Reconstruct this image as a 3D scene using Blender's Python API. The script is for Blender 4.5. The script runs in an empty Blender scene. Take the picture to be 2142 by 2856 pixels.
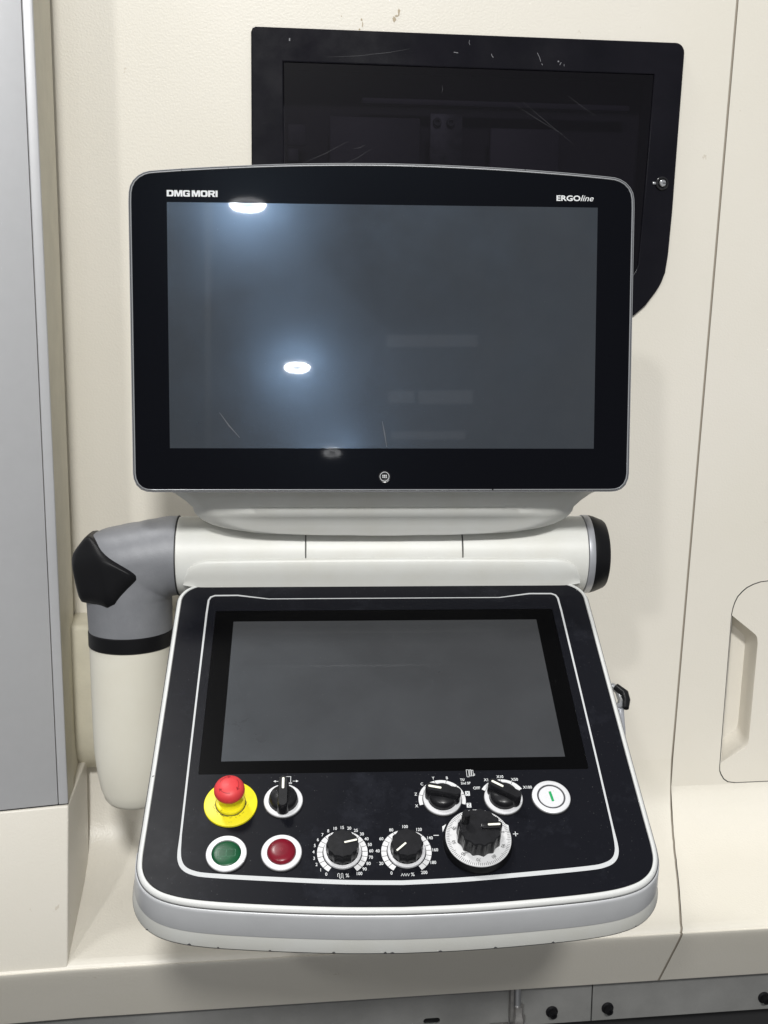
import bpy, bmesh, math, random
from mathutils import Matrix, Vector
random.seed(7)
sc = bpy.context.scene
CAMZ = 1.5                                   # eye height; all "wall frame" coordinates below are relative to the eye
T0 = Matrix.Translation((0, 0, CAMZ))

# ------------------------------------------------------------------ camera
cd = bpy.data.cameras.new('camera'); cam = bpy.data.objects.new('camera', cd); sc.collection.objects.link(cam)
right = Vector((0.99319388, -0.11625996, 0.00703829))
down = Vector((-0.01262829, -0.16756035, -0.98578094))
fwd = Vector((0.11578619, 0.97898271, -0.16788808))
mc = Matrix.Identity(4)
for i in range(3):
    mc[i][0] = right[i]; mc[i][1] = -down[i]; mc[i][2] = -fwd[i]
cam.matrix_world = T0 @ mc
cd.sensor_fit = 'HORIZONTAL'; cd.sensor_width = 36.0; cd.lens = 36.0 * 3036.0 / 2142.0
cd.clip_start = 0.01; cd.clip_end = 200
sc.camera = cam

# ------------------------------------------------------------------ world and lamps (a workshop hall lit by ceiling lamps)
w = bpy.data.worlds.new('World'); sc.world = w; w.use_nodes = True
bg = w.node_tree.nodes['Background']
bg.inputs[0].default_value = (0.97, 0.985, 1.0, 1); bg.inputs[1].default_value = 0.36

def area_lamp(name, target, direction, dist, radius, power, col=(1, 0.995, 0.97)):
    l = bpy.data.lights.new(name, 'AREA'); l.shape = 'DISK'; l.size = radius * 2; l.energy = power; l.color = col
    o = bpy.data.objects.new(name, l); sc.collection.objects.link(o)
    d = Vector(direction).normalized()
    o.location = Vector(target) - d * dist
    o.rotation_euler = d.to_track_quat('-Z', 'Y').to_euler()
    return o
area_lamp('overhead_lamp', (0.1, 1.05, 1.1), (0.30, -0.06, -0.95), 4.2, 0.34, 85)
area_lamp('hall_lamp', (0.3, 1.4, 1.3), (0.04, 0.82, -0.56), 7.0, 0.33, 345)
area_lamp('side_hall_lamp', (0.3, 1.4, 1.3), (0.37, 0.78, -0.50), 7.0, 0.17, 80)

sc.view_settings.view_transform = 'Standard'; sc.view_settings.look = 'None'
sc.view_settings.exposure = 0.0; sc.view_settings.gamma = 1.0
sc.render.engine = 'CYCLES'

# ------------------------------------------------------------------ materials
MATS = {}
def mat(name, col, rough=0.5, metal=0.0, bump=0.0, bscale=300.0, var=0.0, vscale=6.0, vcol=None, spec=0.5,
        coat=0.0, coat_rough=0.03, rvar=0.0, chips=None, tint=None, stretch=None, emit=None, scratch=0.0, detail=3.0, vpos=(0.32, 0.68), vrough=0.6):
    m = bpy.data.materials.new(name); m.use_nodes = True; MATS[name] = m
    nt = m.node_tree; N = nt.nodes; L = nt.links
    b = N['Principled BSDF']
    b.inputs['Base Color'].default_value = (*col, 1); b.inputs['Roughness'].default_value = rough
    b.inputs['Metallic'].default_value = metal; b.inputs['Specular IOR Level'].default_value = spec
    b.inputs['Coat Weight'].default_value = coat; b.inputs['Coat Roughness'].default_value = coat_rough
    if tint: b.inputs['Specular Tint'].default_value = (*tint, 1)
    if emit:
        b.inputs['Emission Color'].default_value = (*emit[0], 1); b.inputs['Emission Strength'].default_value = emit[1]
    tc = N.new('ShaderNodeTexCoord'); vec = tc.outputs['Object']
    if stretch:
        mp = N.new('ShaderNodeMapping'); mp.inputs['Scale'].default_value = stretch; L.new(vec, mp.inputs['Vector']); vec = mp.outputs[0]
    def noise(scale, det=3.0, rough_=0.55):
        n = N.new('ShaderNodeTexNoise'); n.inputs['Scale'].default_value = scale; n.inputs['Detail'].default_value = det
        n.inputs['Roughness'].default_value = rough_; L.new(vec, n.inputs['Vector']); return n.outputs['Fac']
    colout = None
    if var > 0:
        n1 = noise(vscale, 6.0, vrough)
        r = N.new('ShaderNodeValToRGB'); r.color_ramp.elements[0].position = vpos[0]; r.color_ramp.elements[1].position = vpos[1]
        c2 = vcol if vcol else tuple(c * (1 - var) for c in col)
        r.color_ramp.elements[0].color = (*c2, 1); r.color_ramp.elements[1].color = (*col, 1)
        L.new(n1, r.inputs[0]); colout = r.outputs[0]
    if scratch > 0:                                   # faint hair scratches and dust specks
        n3 = N.new('ShaderNodeTexNoise'); n3.inputs['Scale'].default_value = 900; n3.inputs['Detail'].default_value = 1.0
        L.new(tc.outputs['Object'], n3.inputs['Vector'])
        r3 = N.new('ShaderNodeValToRGB'); r3.color_ramp.elements[0].position = 0.76; r3.color_ramp.elements[1].position = 0.82
        r3.color_ramp.elements[0].color = (0, 0, 0, 1); r3.color_ramp.elements[1].color = (scratch, scratch, scratch, 1)
        L.new(n3.outputs['Fac'], r3.inputs[0])
        mx = N.new('ShaderNodeMix'); mx.data_type = 'RGBA'; L.new(r3.outputs[0], mx.inputs['Factor'])
        if colout: L.new(colout, mx.inputs['A'])
        else: mx.inputs['A'].default_value = (*col, 1)
        mx.inputs['B'].default_value = (0.5, 0.5, 0.5, 1); colout = mx.outputs['Result']
    if chips:                                         # worn spots: (colour, scale, threshold)
        n2 = noise(chips[1], 4.0, 0.7)
        r2 = N.new('ShaderNodeValToRGB'); r2.color_ramp.elements[0].position = chips[2]; r2.color_ramp.elements[1].position = chips[2] + 0.015
        r2.color_ramp.elements[0].color = (0, 0, 0, 1); r2.color_ramp.elements[1].color = (1, 1, 1, 1)
        L.new(n2, r2.inputs[0])
        mx = N.new('ShaderNodeMix'); mx.data_type = 'RGBA'; L.new(r2.outputs[0], mx.inputs['Factor'])
        if colout: L.new(colout, mx.inputs['A'])
        else: mx.inputs['A'].default_value = (*col, 1)
        mx.inputs['B'].default_value = (*chips[0], 1); colout = mx.outputs['Result']
    if colout: L.new(colout, b.inputs['Base Color'])
    if rvar > 0:
        n4 = noise(9.0, 6.0, 0.65)
        mr = N.new('ShaderNodeMapRange'); mr.inputs['From Min'].default_value = 0.3; mr.inputs['From Max'].default_value = 0.7
        mr.inputs['To Min'].default_value = max(0.0, rough - rvar); mr.inputs['To Max'].default_value = rough + rvar
        L.new(n4, mr.inputs['Value']); L.new(mr.outputs[0], b.inputs['Roughness'])
    if bump > 0:
        nb = noise(bscale, detail)
        bp = N.new('ShaderNodeBump'); bp.inputs['Strength'].default_value = bump; bp.inputs['Distance'].default_value = 0.001
        L.new(nb, bp.inputs['Height']); L.new(bp.outputs[0], b.inputs['Normal'])
    return m

mat('cream', (0.712, 0.677, 0.610), 0.42, bump=0.26, bscale=330, var=0.05, vscale=2.2, vcol=(0.685, 0.65, 0.572), chips=((0.60, 0.55, 0.47), 26, 0.70))
mat('cream_ledge', (0.712, 0.677, 0.610), 0.36, bump=0.42, bscale=330, var=0.05, vscale=2.2, vcol=(0.685, 0.65, 0.572))
mat('cream_old', (0.66, 0.62, 0.50), 0.45, bump=0.25, bscale=300, var=0.12, vscale=22, chips=((0.36, 0.30, 0.21), 70, 0.74))
mat('arm_white', (0.70, 0.68, 0.60), 0.42, bump=0.12, bscale=600, var=0.05, vscale=7, vcol=(0.66, 0.63, 0.54))
mat('white', (0.675, 0.68, 0.655), 0.40, bump=0.10, bscale=700, var=0.06, vscale=14, vcol=(0.63, 0.625, 0.58))
mat('white_worn', (0.60, 0.605, 0.595), 0.42, bump=0.08, bscale=700, chips=((0.10, 0.10, 0.11), 85, 0.685))
mat('line_grey', (0.52, 0.53, 0.54), 0.5, spec=0.2)
mat('silver', (0.58, 0.588, 0.605), 0.36, metal=0.10, bump=0.05, bscale=900, var=0.07, vscale=25)
mat('trim_silver', (0.66, 0.67, 0.69), 0.22, metal=0.9, chips=((0.03, 0.03, 0.03), 70, 0.66))
mat('trim_dark', (0.05, 0.05, 0.055), 0.4)
mat('grey_paint', (0.205, 0.21, 0.225), 0.46, metal=0.1, bump=0.18, bscale=900, var=0.2, vscale=24, vcol=(0.17, 0.175, 0.19), vrough=0.75)
mat('ring_silver', (0.45, 0.46, 0.49), 0.35, metal=0.5)
mat('black_plastic', (0.006, 0.006, 0.007), 0.40, spec=0.16, bump=0.05, bscale=1500)
mat('black_gloss', (0.010, 0.010, 0.012), 0.22, rvar=0.06, bump=0.03, bscale=1200)
mat('knob_black', (0.007, 0.007, 0.008), 0.28, spec=0.3, rvar=0.08, var=0.5, vscale=90, vcol=(0.013, 0.013, 0.015))
mat('plate_black', (0.0062, 0.0066, 0.0095), 0.32, spec=0.08, coat=0.04, coat_rough=0.06, rvar=0.10, scratch=0.5, var=0.3, vscale=9, vcol=(0.0165, 0.0175, 0.023), vpos=(0.30, 0.46), vrough=0.74)
mat('bezel_glass', (0.0035, 0.0035, 0.005), 0.20, spec=0.05, coat=0.022, coat_rough=0.03, tint=(0.6, 0.8, 1.0))
mat('screen_glass', (0.030, 0.0295, 0.0290), 0.155, spec=0.85, coat=0.50, coat_rough=0.022, tint=(0.42, 0.66, 1.0), rvar=0.035, var=0.2, vscale=6, vcol=(0.024, 0.0238, 0.0236), vrough=0.7, scratch=0.12)
mat('touch_border', (0.002, 0.002, 0.0023), 0.30, spec=0.03, coat=0.02, coat_rough=0.05)
mat('touch_glass', (0.044, 0.045, 0.048), 0.34, spec=0.2, coat=0.16, coat_rough=0.05, scratch=0.25, tint=(0.7, 0.85, 1.0), rvar=0.10, var=0.2, vscale=5, vrough=0.72)
mat('print_white', (0.66, 0.67, 0.68), 0.5, spec=0.2)
mat('print_black', (0.02, 0.02, 0.022), 0.5)
mat('ring_white', (0.68, 0.68, 0.70), 0.36, metal=0.1, chips=((0.45, 0.42, 0.36), 130, 0.68))
mat('scale_white', (0.66, 0.66, 0.67), 0.5, spec=0.2)
mat('dial_disc', (0.62, 0.62, 0.63), 0.42, chips=((0.30, 0.30, 0.31), 110, 0.63))
mat('pointer', (0.86, 0.85, 0.74), 0.40)
mat('estop_red', (0.62, 0.040, 0.045), 0.48, bump=0.04, bscale=900)
mat('estop_dark', (0.28, 0.012, 0.016), 0.45)
mat('estop_yellow', (0.80, 0.70, 0.010), 0.42, var=0.2, vscale=55, vcol=(0.66, 0.56, 0.02), vpos=(0.25, 0.5), vrough=0.75, chips=((0.25, 0.20, 0.02), 160, 0.68))
mat('button_green', (0.003, 0.075, 0.026), 0.34, spec=0.3, var=0.3, vscale=60)
mat('button_red', (0.19, 0.004, 0.016), 0.28, spec=0.35, var=0.3, vscale=60)
mat('emboss_green', (0.02, 0.13, 0.06), 0.3)
mat('emboss_red', (0.24, 0.012, 0.028), 0.3)
mat('print_green', (0.004, 0.30, 0.09), 0.45)
mat('groove', (0.012, 0.012, 0.013), 0.7)
mat('groove_cream', (0.34, 0.30, 0.245), 0.7)
mat('aluminium', (0.53, 0.533, 0.548), 0.40, metal=0.30, bump=0.10, bscale=260, var=0.03, vscale=8, stretch=(6.0, 6.0, 0.12))
mat('frame_black', (0.004, 0.004, 0.0065), 0.20, spec=0.16, rvar=0.08, scratch=0.10, var=0.4, vscale=10, vcol=(0.007, 0.0065, 0.010))
mat('inner_dark', (0.10, 0.10, 0.115), 0.6)
mat('inner_mid', (0.15, 0.15, 0.175), 0.5)
mat('inner_steel', (0.22, 0.235, 0.245), 0.45, metal=0.3, var=0.5, vscale=60)
mat('steel', (0.55, 0.56, 0.58), 0.28, metal=0.9)
mat('steel_dull', (0.35, 0.34, 0.33), 0.45, metal=0.7, var=0.4, vscale=80)
mat('skirt', (0.19, 0.19, 0.185), 0.5, bump=0.15, bscale=300, var=0.3, vscale=9)
mat('floor_dark', (0.07, 0.07, 0.07), 0.6, var=0.3)
mat('smear', (0.075, 0.080, 0.088), 0.4)
mat('stain', (0.42, 0.35, 0.25), 0.7)
mat('nick', (0.17, 0.17, 0.185), 0.5)
mat('scuff', (0.028, 0.028, 0.034), 0.5)
mat('lamp_body', (0.05, 0.05, 0.05), 0.5)
mat('lamp_ring', (1, 1, 1), 0.5, emit=((0.98, 0.99, 1.0), 230.0))
mat('post_paint', (0.75, 0.74, 0.70), 0.5)
# tinted acrylic of the inspection window: lets a little of the inside show through
m = bpy.data.materials.new('tinted_pane'); m.use_nodes = True; MATS['tinted_pane'] = m
nt = m.node_tree; b = nt.nodes['Principled BSDF']; out = nt.nodes['Material Output']
b.inputs['Base Color'].default_value = (0.006, 0.0055, 0.008, 1); b.inputs['Roughness'].default_value = 0.22; b.inputs['Specular IOR Level'].default_value = 0.25
tr = nt.nodes.new('ShaderNodeBsdfTransparent'); tr.inputs[0].default_value = (0.34, 0.32, 0.38, 1)
mxs = nt.nodes.new('ShaderNodeMixShader'); mxs.inputs[0].default_value = 0.55
nt.links.new(tr.outputs[0], mxs.inputs[1]); nt.links.new(b.outputs[0], mxs.inputs[2]); nt.links.new(mxs.outputs[0], out.inputs['Surface'])

# ------------------------------------------------------------------ geometry helpers
class G:
    def __init__(s): s.v = []; s.f = []
    def add(s, vs, fs):
        o = len(s.v); s.v += [tuple(p) for p in vs]; s.f += [tuple(i + o for i in f) for f in fs]; return s
    def grid(s, rows, close_u=False, close_v=False, flip=False):
        nr = len(rows); nc = len(rows[0]); fs = []
        for i in range(nr if close_v else nr - 1):
            for j in range(nc if close_u else nc - 1):
                a = i * nc + j; b_ = i * nc + (j + 1) % nc; c = ((i + 1) % nr) * nc + (j + 1) % nc; d = ((i + 1) % nr) * nc + j
                fs.append((a, d, c, b_) if flip else (a, b_, c, d))
        return s.add([p for r in rows for p in r], fs)
    def box(s, x0, x1, y0, y1, z0, z1):
        vs = [(x, y, z) for z in (z0, z1) for y in (y0, y1) for x in (x0, x1)]
        return s.add(vs, [(0, 2, 3, 1), (4, 5, 7, 6), (0, 1, 5, 4), (2, 6, 7, 3), (0, 4, 6, 2), (1, 3, 7, 5)])
    def prism(s, poly, z0, z1):
        n = len(poly)
        vs = [(x, y, z0) for x, y in poly] + [(x, y, z1) for x, y in poly]
        fs = [tuple(range(n - 1, -1, -1)), tuple(range(n, 2 * n))] + [(i, (i + 1) % n, n + (i + 1) % n, n + i) for i in range(n)]
        return s.add(vs, fs)
    def lathe(s, prof, seg=48, rfun=None):           # profile [(r, z)] bottom-out to top; closed at r=0 ends
        rows = []
        for r, z in prof:
            rows.append([((r * (rfun(2 * math.pi * k / seg, z) if rfun else 1)) * math.cos(2 * math.pi * k / seg),
                          (r * (rfun(2 * math.pi * k / seg, z) if rfun else 1)) * math.sin(2 * math.pi * k / seg), z) for k in range(seg)])
        return s.grid(rows, close_u=True)
    def arc_band(s, r0, r1, a0, a1, z, seg=48):       # flat ring sector, degrees
        rows = []
        for r in (r0, r1):
            rows.append([(r * math.cos(math.radians(a0 + (a1 - a0) * k / seg)), r * math.sin(math.radians(a0 + (a1 - a0) * k / seg)), z) for k in range(seg + 1)])
        return s.grid(rows, flip=(a1 < a0) is False)
    def stroke(s, pts, width, z, closed=False):       # flat poly-line of constant width, local xy
        n = len(pts)
        L_ = []; R_ = []
        for i in range(n):
            p = Vector(pts[i]); a = Vector(pts[(i - 1) % n]) if (i > 0 or closed) else None; c = Vector(pts[(i + 1) % n]) if (i < n - 1 or closed) else None
            d1 = (p - a).normalized() if a is not None else (c - p).normalized()
            d2 = (c - p).normalized() if c is not None else d1
            nn = Vector((-(d1 + d2).y, (d1 + d2).x)); nn = nn.normalized() if nn.length > 1e-9 else Vector((-d1.y, d1.x))
            k = max(0.5, nn.dot(Vector((-d1.y, d1.x))))
            wv = width[i] if isinstance(width, (list, tuple)) else width
            L_.append(p + nn * wv / 2 / k); R_.append(p - nn * wv / 2 / k)
        vs = [(q.x, q.y, z) for q in L_] + [(q.x, q.y, z) for q in R_]
        fs = [(n + i, n + (i + 1) % n, (i + 1) % n, i) for i in range(n if closed else n - 1)]
        return s.add(vs, fs)
    def tube(s, path, r, seg=12, caps=True):
        rows = []; n = len(path); up = Vector((0.13, 0.2, 0.97))
        for i, p in enumerate(path):
            p = Vector(p); d = (Vector(path[min(i + 1, n - 1)]) - Vector(path[max(i - 1, 0)])).normalized()
            a = d.cross(up).normalized(); b_ = d.cross(a)
            rr = r[i] if isinstance(r, (list, tuple)) else r
            rows.append([p + (a * math.cos(t) + b_ * math.sin(t)) * rr for t in [2 * math.pi * k / seg for k in range(seg)]])
        s.grid(rows, close_u=True)
        if caps:
            s.add(rows[0], [tuple(range(seg))]); s.add(rows[-1], [tuple(range(seg - 1, -1, -1))])
        return s
    def xform(s, m):
        s.v = [tuple(m @ Vector(p)) for p in s.v]; return s

WM = {}                                              # world matrices by object
def link(name, me, material, parent=None, mw=None):
    o = bpy.data.objects.new(name, me); sc.collection.objects.link(o)
    if me is not None and material is not None and not me.materials: me.materials.append(MATS[material])
    mw = mw if mw is not None else (WM[parent.name] if parent else Matrix.Identity(4))
    WM[o.name] = mw.copy()
    if parent:
        o.parent = parent; o.matrix_basis = WM[parent.name].inverted() @ mw
    else:
        o.matrix_basis = mw
    return o
def build(name, g, material, parent=None, mw=None, smooth=35, bevel=0.0, bseg=2, merge=0.0, recalc=True, bangle=30):
    me = bpy.data.meshes.new(name); me.from_pydata(g.v, [], g.f)
    bm = bmesh.new(); bm.from_mesh(me)
    if merge: bmesh.ops.remove_doubles(bm, verts=bm.verts, dist=merge)
    if recalc: bmesh.ops.recalc_face_normals(bm, faces=bm.faces)
    if bevel:
        ed = [e for e in bm.edges if len(e.link_faces) == 2 and e.calc_face_angle(0) > math.radians(bangle)]
        bmesh.ops.bevel(bm, geom=ed, offset=bevel, segments=bseg, affect='EDGES', profile=0.5, clamp_overlap=True)
    bm.to_mesh(me); bm.free()
    if smooth:
        me.shade_smooth(); me.set_sharp_from_angle(angle=math.radians(smooth))
    return link(name, me, material, parent, mw)
def fill_mesh(name, loops, depth=0.0, bevel=0.0):    # planar shape with holes, in local xy, from z=-depth to z=0
    c = bpy.data.curves.new(name, 'CURVE'); c.dimensions = '2D'; c.fill_mode = 'BOTH'
    c.extrude = max(depth / 2 - bevel, 0); c.bevel_depth = bevel; c.bevel_resolution = 2
    if bevel: c.offset = -bevel
    for lp in loops:
        sp = c.splines.new('POLY'); sp.points.add(len(lp) - 1)
        for p, q in zip(sp.points, lp): p.co = (q[0], q[1], 0, 1)
        sp.use_cyclic_u = True
    o = bpy.data.objects.new(name, c); me = bpy.data.meshes.new_from_object(o)
    bpy.data.objects.remove(o); bpy.data.curves.remove(c)
    if depth: me.transform(Matrix.Translation((0, 0, -depth / 2)))
    return me
def fill(name, loops, material, parent=None, mw=None, depth=0.0, bevel=0.0, smooth=30):
    me = fill_mesh(name, loops, depth, bevel); me.shade_smooth(); me.set_sharp_from_angle(angle=math.radians(smooth))
    return link(name, me, material, parent, mw)
def text(name, s, size, x, y, z, material, parent, rot=0.0, sx=1.0, bold=0.0, shear=0.0, align='CENTER', fit=None, cap=None):
    c = bpy.data.curves.new(name, 'FONT'); c.body = s; c.size = size; c.align_x = align; c.align_y = 'CENTER'
    c.offset = bold; c.shear = shear; c.resolution_u = 3
    o = bpy.data.objects.new(name, c); me = bpy.data.meshes.new_from_object(o)
    bpy.data.objects.remove(o); bpy.data.curves.remove(c)
    if fit:
        xs = [v.co.x for v in me.vertices]; ys = [v.co.y for v in me.vertices]
        me.transform(Matrix.Diagonal((fit / (max(xs) - min(xs)), (cap / (max(ys) - min(ys))) if cap else 1, 1, 1)) @ Matrix.Translation((-min(xs), -min(ys) if cap else 0, 0)))
    me.transform(Matrix.Translation((x, y, z)) @ Matrix.Rotation(rot, 4, 'Z') @ Matrix.Diagonal((sx, 1, 1, 1)))
    return link(name, me, material, parent)
def tag(o, label=None, cat=None, group=None, kind=None):
    if label: o['label'] = label
    if cat: o['category'] = cat
    if group: o['group'] = group
    if kind: o['kind'] = kind
    return o
def empty(name, loc):
    o = bpy.data.objects.new(name, None); sc.collection.objects.link(o); o.empty_display_size = 0.05
    m_ = Matrix.Translation(loc); o.matrix_basis = m_; WM[o.name] = m_; return o
def frame(x, y, z, origin):
    m_ = Matrix.Identity(4)
    for i in range(3):
        m_[i][0] = x[i]; m_[i][1] = y[i]; m_[i][2] = z[i]; m_[i][3] = origin[i]
    return T0 @ m_
def catmull(pts, sub=8):
    out = []
    n = len(pts)
    for i in range(n - 1):
        p0 = Vector(pts[max(i - 1, 0)]); p1 = Vector(pts[i]); p2 = Vector(pts[i + 1]); p3 = Vector(pts[min(i + 2, n - 1)])
        for k in range(sub):
            t = k / sub
            out.append(0.5 * ((2 * p1) + (p2 - p0) * t + (2 * p0 - 5 * p1 + 4 * p2 - p3) * t * t + (3 * p1 - p0 - 3 * p2 + p3) * t ** 3))
    out.append(Vector(pts[-1])); return out
def arc(cx, cy, r, a0, a1, n=8):
    return [(cx + r * math.cos(math.radians(a0 + (a1 - a0) * k / n)), cy + r * math.sin(math.radians(a0 + (a1 - a0) * k / n))) for k in range(n + 1)]
def rrect(x0, x1, y0, y1, r, n=6):
    return arc(x1 - r, y1 - r, r, 0, 90, n) + arc(x0 + r, y1 - r, r, 90, 180, n) + arc(x0 + r, y0 + r, r, 180, 270, n) + arc(x1 - r, y0 + r, r, 270, 360, n)
def offset_loop(lp, d):                              # + is outward for a counter-clockwise loop
    n = len(lp); o = []
    for i in range(n):
        a = Vector(lp[i - 1][:2]); p = Vector(lp[i][:2]); c = Vector(lp[(i + 1) % n][:2])
        d1 = (p - a).normalized() if (p - a).length > 1e-9 else None; d2 = (c - p).normalized() if (c - p).length > 1e-9 else None
        d1 = d1 or d2; d2 = d2 or d1
        nn = Vector(((d1 + d2).y, -(d1 + d2).x)).normalized(); k = max(0.6, nn.dot(Vector((d1.y, -d1.x))))
        q = p + nn * d / k; o.append((q.x, q.y))
    return o
def mm(pts): return [(p[0] / 1000.0, p[1] / 1000.0) for p in pts]

WY = 1.530                                           # wall plane (metres in front of the eye)
# ================================================================== machine housing
Mw = T0.copy()
house = tag(empty('machine_housing', (0.2, WY, 0.0)), 'cream painted machine housing wall with coved ledge behind the control panel', 'machine')
# wall sheets are drawn in local (x, z) and stood up: local x -> X, local y -> Z, local z -> -Y
WALL = frame((1, 0, 0), (0, 0, 1), (0, -1, 0), (0, WY, 0))
def seam_x(z): return 0.6325 + (z + 0.63) * 0.0315
ZC = -0.655
win_hole = [(0.036, 0.350), (0.558, 0.350), (0.555, 0.238), (0.550, 0.12), (0.546, 0.085), (0.535, 0.062), (0.49, 0.050), (0.036, 0.050)]
fl = fill('front_panel', [[(-0.270, ZC), (seam_x(ZC) - 0.0016, ZC), (seam_x(0.9) - 0.0019, 0.9), (-0.265, 0.9)], win_hole], 'cream', house, WALL)
cove = [(1.530, ZC), (1.5293, -0.675), (1.5272, -0.695), (1.522, -0.715), (1.512, -0.733), (1.496, -0.749), (1.472, -0.763), (1.440, -0.774), (1.400, -0.783), (1.360, -0.7925), (1.318, -0.8035)]
edge = [(1.318, -0.8035), (1.312, -0.8065), (1.3088, -0.811), (1.3085, -0.817), (1.341, -0.869), (1.374, -0.921), (1.378, -0.9265), (1.384, -0.930), (1.40, -0.932)]
def cove_sheet(x_left, x_right, prof):
    g = G(); rows = []
    prof = catmull(prof, 5)
    for p in prof:
        xa, xb = x_left(p[1]), x_right(p[1]); rows.append([(xa + (xb - xa) * k / 24, p[0], p[1]) for k in range(25)])
    return g.grid(rows)
def seam_low(z):                                     # the seam runs inwards as the sheet sweeps forward into the ledge
    if z > -0.655: return seam_x(z)
    if z < -0.811: return 0.5662
    y = 1.318 - (-0.8035 - z) / 0.0075 * 0.0095 if z < -0.8035 else 1.53
    for (ya, za), (yb, zb) in zip(cove, cove[1:]):
        if za >= z >= zb: y = ya + (yb - ya) * (za - z) / (za - zb)
    t = (1.53 - y) / 0.2215
    return seam_x(-0.655) - (seam_x(-0.655) - 0.5662) * t ** 1.15
build('ledge_panel', cove_sheet(lambda z: -0.262, lambda z: seam_low(z) - 0.0016, cove), 'cream_ledge', house, Mw, smooth=60, recalc=False)
build('ledge_lip', cove_sheet(lambda z: -0.2478, lambda z: seam_low(z) - 0.0016, edge), 'cream', house, Mw, smooth=60, recalc=False)
# right-hand sheet: an access leaf with a pull pocket
S = WY / 1.55
leaf_cut = [(0.95, -0.380), (0.778, -0.380), (0.765, -0.3815), (0.754, -0.385), (0.744, -0.390), (0.737, -0.396), (0.730, -0.404), (0.726, -0.413), (0.7235, -0.422), (0.722, -0.432),
            (0.718, -0.680), (0.7185, -0.687), (0.721, -0.693), (0.726, -0.701), (0.733, -0.706), (0.745, -0.708), (0.95, -0.708)]
leaf_cut = [(x * S, z * S) for x, z in leaf_cut]
pocket = [(0.7235, -0.434), (0.758, -0.461), (0.764, -0.466), (0.7665, -0.471), (0.768, -0.480), (0.764, -0.634), (0.7625, -0.643), (0.758, -0.650), (0.7205, -0.673)]
pocket = [(x * S, z * S) for x, z in pocket]
ZR = -0.70
rs = fill('side_panel', [[(seam_low(ZR) + 0.0016, ZR), (1.0, ZR), (1.0, 0.9), (seam_x(0.9) + 0.0016, 0.9), (seam_x(-0.655) + 0.0016, -0.655), (seam_low(-0.68) + 0.0016, -0.68)], [(p[0], max(p[1], ZR + 0.0005)) for p in leaf_cut[:]]], 'cream', house, WALL)
cove2 = [(1.530, ZR), (1.5272, -0.708), (1.521, -0.7195)] + cove[4:]
build('side_ledge', cove_sheet(lambda z: seam_low(z) + 0.0016, lambda z: 1.0, cove2), 'cream_ledge', house, Mw, smooth=60, recalc=False)
build('side_ledge_lip', cove_sheet(lambda z: seam_low(z) + 0.0016, lambda z: 1.0, edge), 'cream', house, Mw, smooth=60, recalc=False)
leaf_in = [(p[0] + 0.0012 if p[0] < 0.9 else p[0], p[1] + (0.0012 if p[1] < -0.6 else -0.0012)) for p in leaf_cut]
leaf_in = [(x, max(z, ZR + 0.0018)) for x, z in leaf_in]
leaf = fill('access_leaf', [leaf_in, pocket], 'cream', house, WALL)
g = G()                                              # the pocket: side walls run back from the rim to a curved bottom
cx0, cz0 = 0.735, -0.545
inner = [(cx0 + (x - cx0) * 0.78 + 0.004, cz0 + (z - cz0) * 0.86) for x, z in pocket]
g.grid([[(x, z, 0) for x, z in pocket], [(x * 0.9 + xi * 0.1, z * 0.9 + zi * 0.1, -0.022) for (x, z), (xi, zi) in zip(pocket, inner)],
        [(x * 0.3 + xi * 0.7, z * 0.3 + zi * 0.7, -0.036) for (x, z), (xi, zi) in zip(pocket, inner)], [(x, z, -0.040) for x, z in inner]], close_u=True)
g.add([(x, z, -0.040) for x, z in inner], [tuple(range(len(inner)))])
build('pull_pocket', g, 'cream', leaf, WALL, smooth=50)
# dark backing behind the seams
g = G()
pr_ = catmull([(y + (0.0055 if z > -0.74 else 0.003), z - 0.003) for y, z in cove] + [(y + 0.003, z - 0.002) for y, z in edge[1:]], 4)
pr_ = [Vector((WY + 0.003, 0.9)), Vector((WY + 0.003, -0.6))] + pr_
g.grid([[(seam_low(min(p[1], 0.9)) - 0.006, p[0], p[1]), (seam_low(p[1]) + 0.006, p[0], p[1])] for p in pr_])
build('seam_gasket', g, 'groove_cream', house, Mw)
g = G()
lo, li = offset_loop(leaf_cut[::-1], 0.004), offset_loop(leaf_cut[::-1], -0.004)
g.grid([[(x, max(z, ZR + 0.0002), -0.0035) for x, z in lo], [(x, max(z, ZR + 0.0004), -0.0035) for x, z in li]], close_u=True)
build('leaf_gap', g, 'groove', house, WALL)
# door post: the return between the sliding door and the wall
g = G(); zt = 0.9
prof = [(-0.2600, 1.534), (-0.2570, 1.500), (-0.2545, 1.498), (-0.2490, 1.400), (-0.2460, 1.398), (-0.2460, 1.352), (-0.30, 1.352)]
g.grid([[(x + (0.005 if y > 1.48 else 0), y, 0.9) for x, y in prof], [(x, y, -0.60) for x, y in prof], [(x - 0.002, y, -0.84) for x, y in prof]])
build('door_post', g, 'cream_old', house, Mw, smooth=20)
# block under the sliding door
g = G()
g.add([(-0.2440, 1.345, -0.606), (-0.60, 1.300, -0.606), (-0.60, 1.2985, -0.8110), (-0.2475, 1.3095, -0.8110), (-0.2440, 1.50, -0.606), (-0.60, 1.50, -0.606), (-0.60, 1.50, -0.8110), (-0.2475, 1.50, -0.8110)],
      [(0, 1, 2, 3), (4, 7, 6, 5), (0, 4, 5, 1), (3, 2, 6, 7), (0, 3, 7, 4), (1, 5, 6, 2)])
build('plinth_block', g, 'cream', house, Mw, bevel=0.0025, bseg=3)
g = G(); prl = catmull(edge, 5)
g.grid([[(-0.60, p[0] - 0.012, p[1]) for p in prl], [(-0.2478, p[0], p[1]) for p in prl]])
build('plinth_lip', g, 'cream', house, Mw, smooth=60)
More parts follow.
